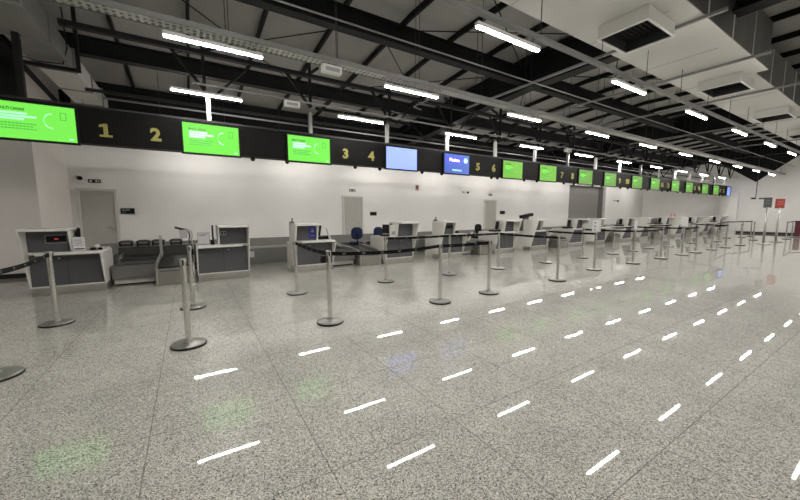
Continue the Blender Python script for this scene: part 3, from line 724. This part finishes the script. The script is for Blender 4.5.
def tape(a, b, sag, own, za=.90, zb=.90):
    a = Vector((a[0], a[1], za)); b = Vector((b[0], b[1], zb)); d = (b-a); L = math.hypot(d.x, d.y); u = Vector((d.x/L, d.y/L, 0))
    a = a + u*.04; b = b - u*.04; n = max(6, int(L/.12)); m = MB(); nrm = Vector((-u.y, u.x, 0))*.0015; h = .025
    pt = lambda t: a.lerp(b, t) - Vector((0, 0, sag*4*t*(1-t)))
    for i in range(n):
        p, q = pt(i/n), pt((i+1)/n)
        c = [p-nrm-Vector((0,0,h)), p+nrm-Vector((0,0,h)), p+nrm+Vector((0,0,h)), p-nrm+Vector((0,0,h))]
        e = [q-nrm-Vector((0,0,h)), q+nrm-Vector((0,0,h)), q+nrm+Vector((0,0,h)), q-nrm+Vector((0,0,h))]
        m.add(c+e, [(3,2,1,0),(4,5,6,7),(0,1,5,4),(1,2,6,5),(2,3,7,6),(3,0,4,7)])
    o = m.build('tape', tape_m, own, loc=-Vector(own.location))
    k = MB(); s_ = .18
    nn = nrm*2.2
    while s_ < L-.2:
        t = s_/L; p = pt(t); w_ = u*.028
        for side in (-1, 1):
            for dz, ww in ((.008, 1.0), (-.006, .7)):
                c = p + nn*side + Vector((0,0,dz)); hh = Vector((0,0,.004))
                k.add([c-w_*ww-hh, c+w_*ww-hh, c+w_*ww+hh, c-w_*ww+hh], [(0,1,2,3)])
        s_ += .30
    k.build('tape_print', mark_m, o)
def T(r1, i, r2, j, sag=.015, **kw):
    own = SP[i] if r1 == 'f' else SP[14+i]
    tape(P(i, r1), P(j, r2), sag, own, **kw)
T('b', 0, 'f', 0, .03); T('b', 2, 'f', 2, .02)
T('f', 2, 'f', 3, .035); T('f', 3, 'f', 4, .01)
T('b', 3, 'b', 4, .01); T('b', 4, 'b', 5, .01); T('b', 5, 'f', 5, .01)
T('b', 6, 'f', 6, .01); T('b', 7, 'f', 7, .01); T('f', 7, 'f', 8, .01); T('b', 8, 'b', 9); T('f', 9, 'b', 9); T('f', 9, 'f', 10); T('f', 11, 'f', 12); T('b', 10, 'b', 11); T('b', 12, 'f', 12)
def Tf(i, j):
    tape(far[i], far[j], .01, SP[28+i])
Tf(0, 1); Tf(1, 2); Tf(3, 4); Tf(4, 7)
tape((25.4, 6.1), back[13:14] + by[13:14], .01, SP[28])
# black hooks hanging on the third front post
tag(MB().box(-.05, -.03, 0, .0, .03, .09).box(-.06, -.02, .02, -.035, .02, .06).build('tape_buckle', black_plastic, loc=(1.48-.045, 4.07, .79), bevel=.004), 'black buckle clipped to the post nearest the middle foreground', 'buckle')
# A4 sign holders on posts
def post_sign(i, w, h, rz, label, dots=False):
    x, y = front[i], fy[i]
    t = thing('sign_holder', label, 'sign', (x, y, .944), rz)
    MB().box(-w/2, -.006, 0, w/2, .006, h).build('sheet', paper_m, t); MB().box(-w/2-.006, -.008, -.002, w/2+.006, .008, .01).build('frame', steel_m, t)
    if dots:
        m = MB()
        for q in range(3): m.tube([(-w*.22, -.006, h*(.2+.28*q)), (-w*.22, -.009, h*(.2+.28*q))], .02, 10)
        m.build('print', ink_m, t)
post_sign(6, .25, .30, -.3, 'white sheet with three black dots on top of a front row post', True)
post_sign(7, .12, .28, -.2, 'narrow white sheet on a post right of the three-dot sheet')
post_sign(9, .28, .30, -.4, 'white blank sheet on a distant front row post')
def tall_sign(x, y, face, w, h, top, rz, label):
    t = thing('sign_stand', label, 'sign', (x, y, 0), rz)
    MB().lathe([(0, 0), (.24, 0), (.24, .02), (.05, .04), (.045, .045)], 0, 0, 28).build('base', base_m, t)
    MB().tube([(0, 0, .04), (0, 0, top-h+.02)], .042, 14).build('pole', steel_m, t)
    MB().box(-w/2, -.015, top-h, w/2, .015, top).build('sign_face', face, t, bevel=.005)
    m = MB()
    for k in range(3): m.box(-w*.3, -.018, top-h*(.3+.17*k), w*.3, -.0155, top-h*(.27+.17*k))
    m.build('print', inkgrey_m if face is greysign_m else orange_m, t)
tall_sign(21.9, 4.03, greysign_m, .30, .45, 2.08, -.75, 'tall post sign with dark grey face')
tall_sign(23.75, 3.97, red_m, .37, .45, 2.06, -.75, 'tall post sign with red face')
tt = thing('waste_bin', 'narrow dark maroon bin at the far right by the end wall', 'bin', (31.6, 4.42, 0))
MB().box(-.12, -.12, 0, .12, .12, .85).build('body', maroon_m, tt, bevel=.02); MB().box(-.13, -.13, .85, .13, .13, .9).build('lid', black_plastic, tt, bevel=.01)
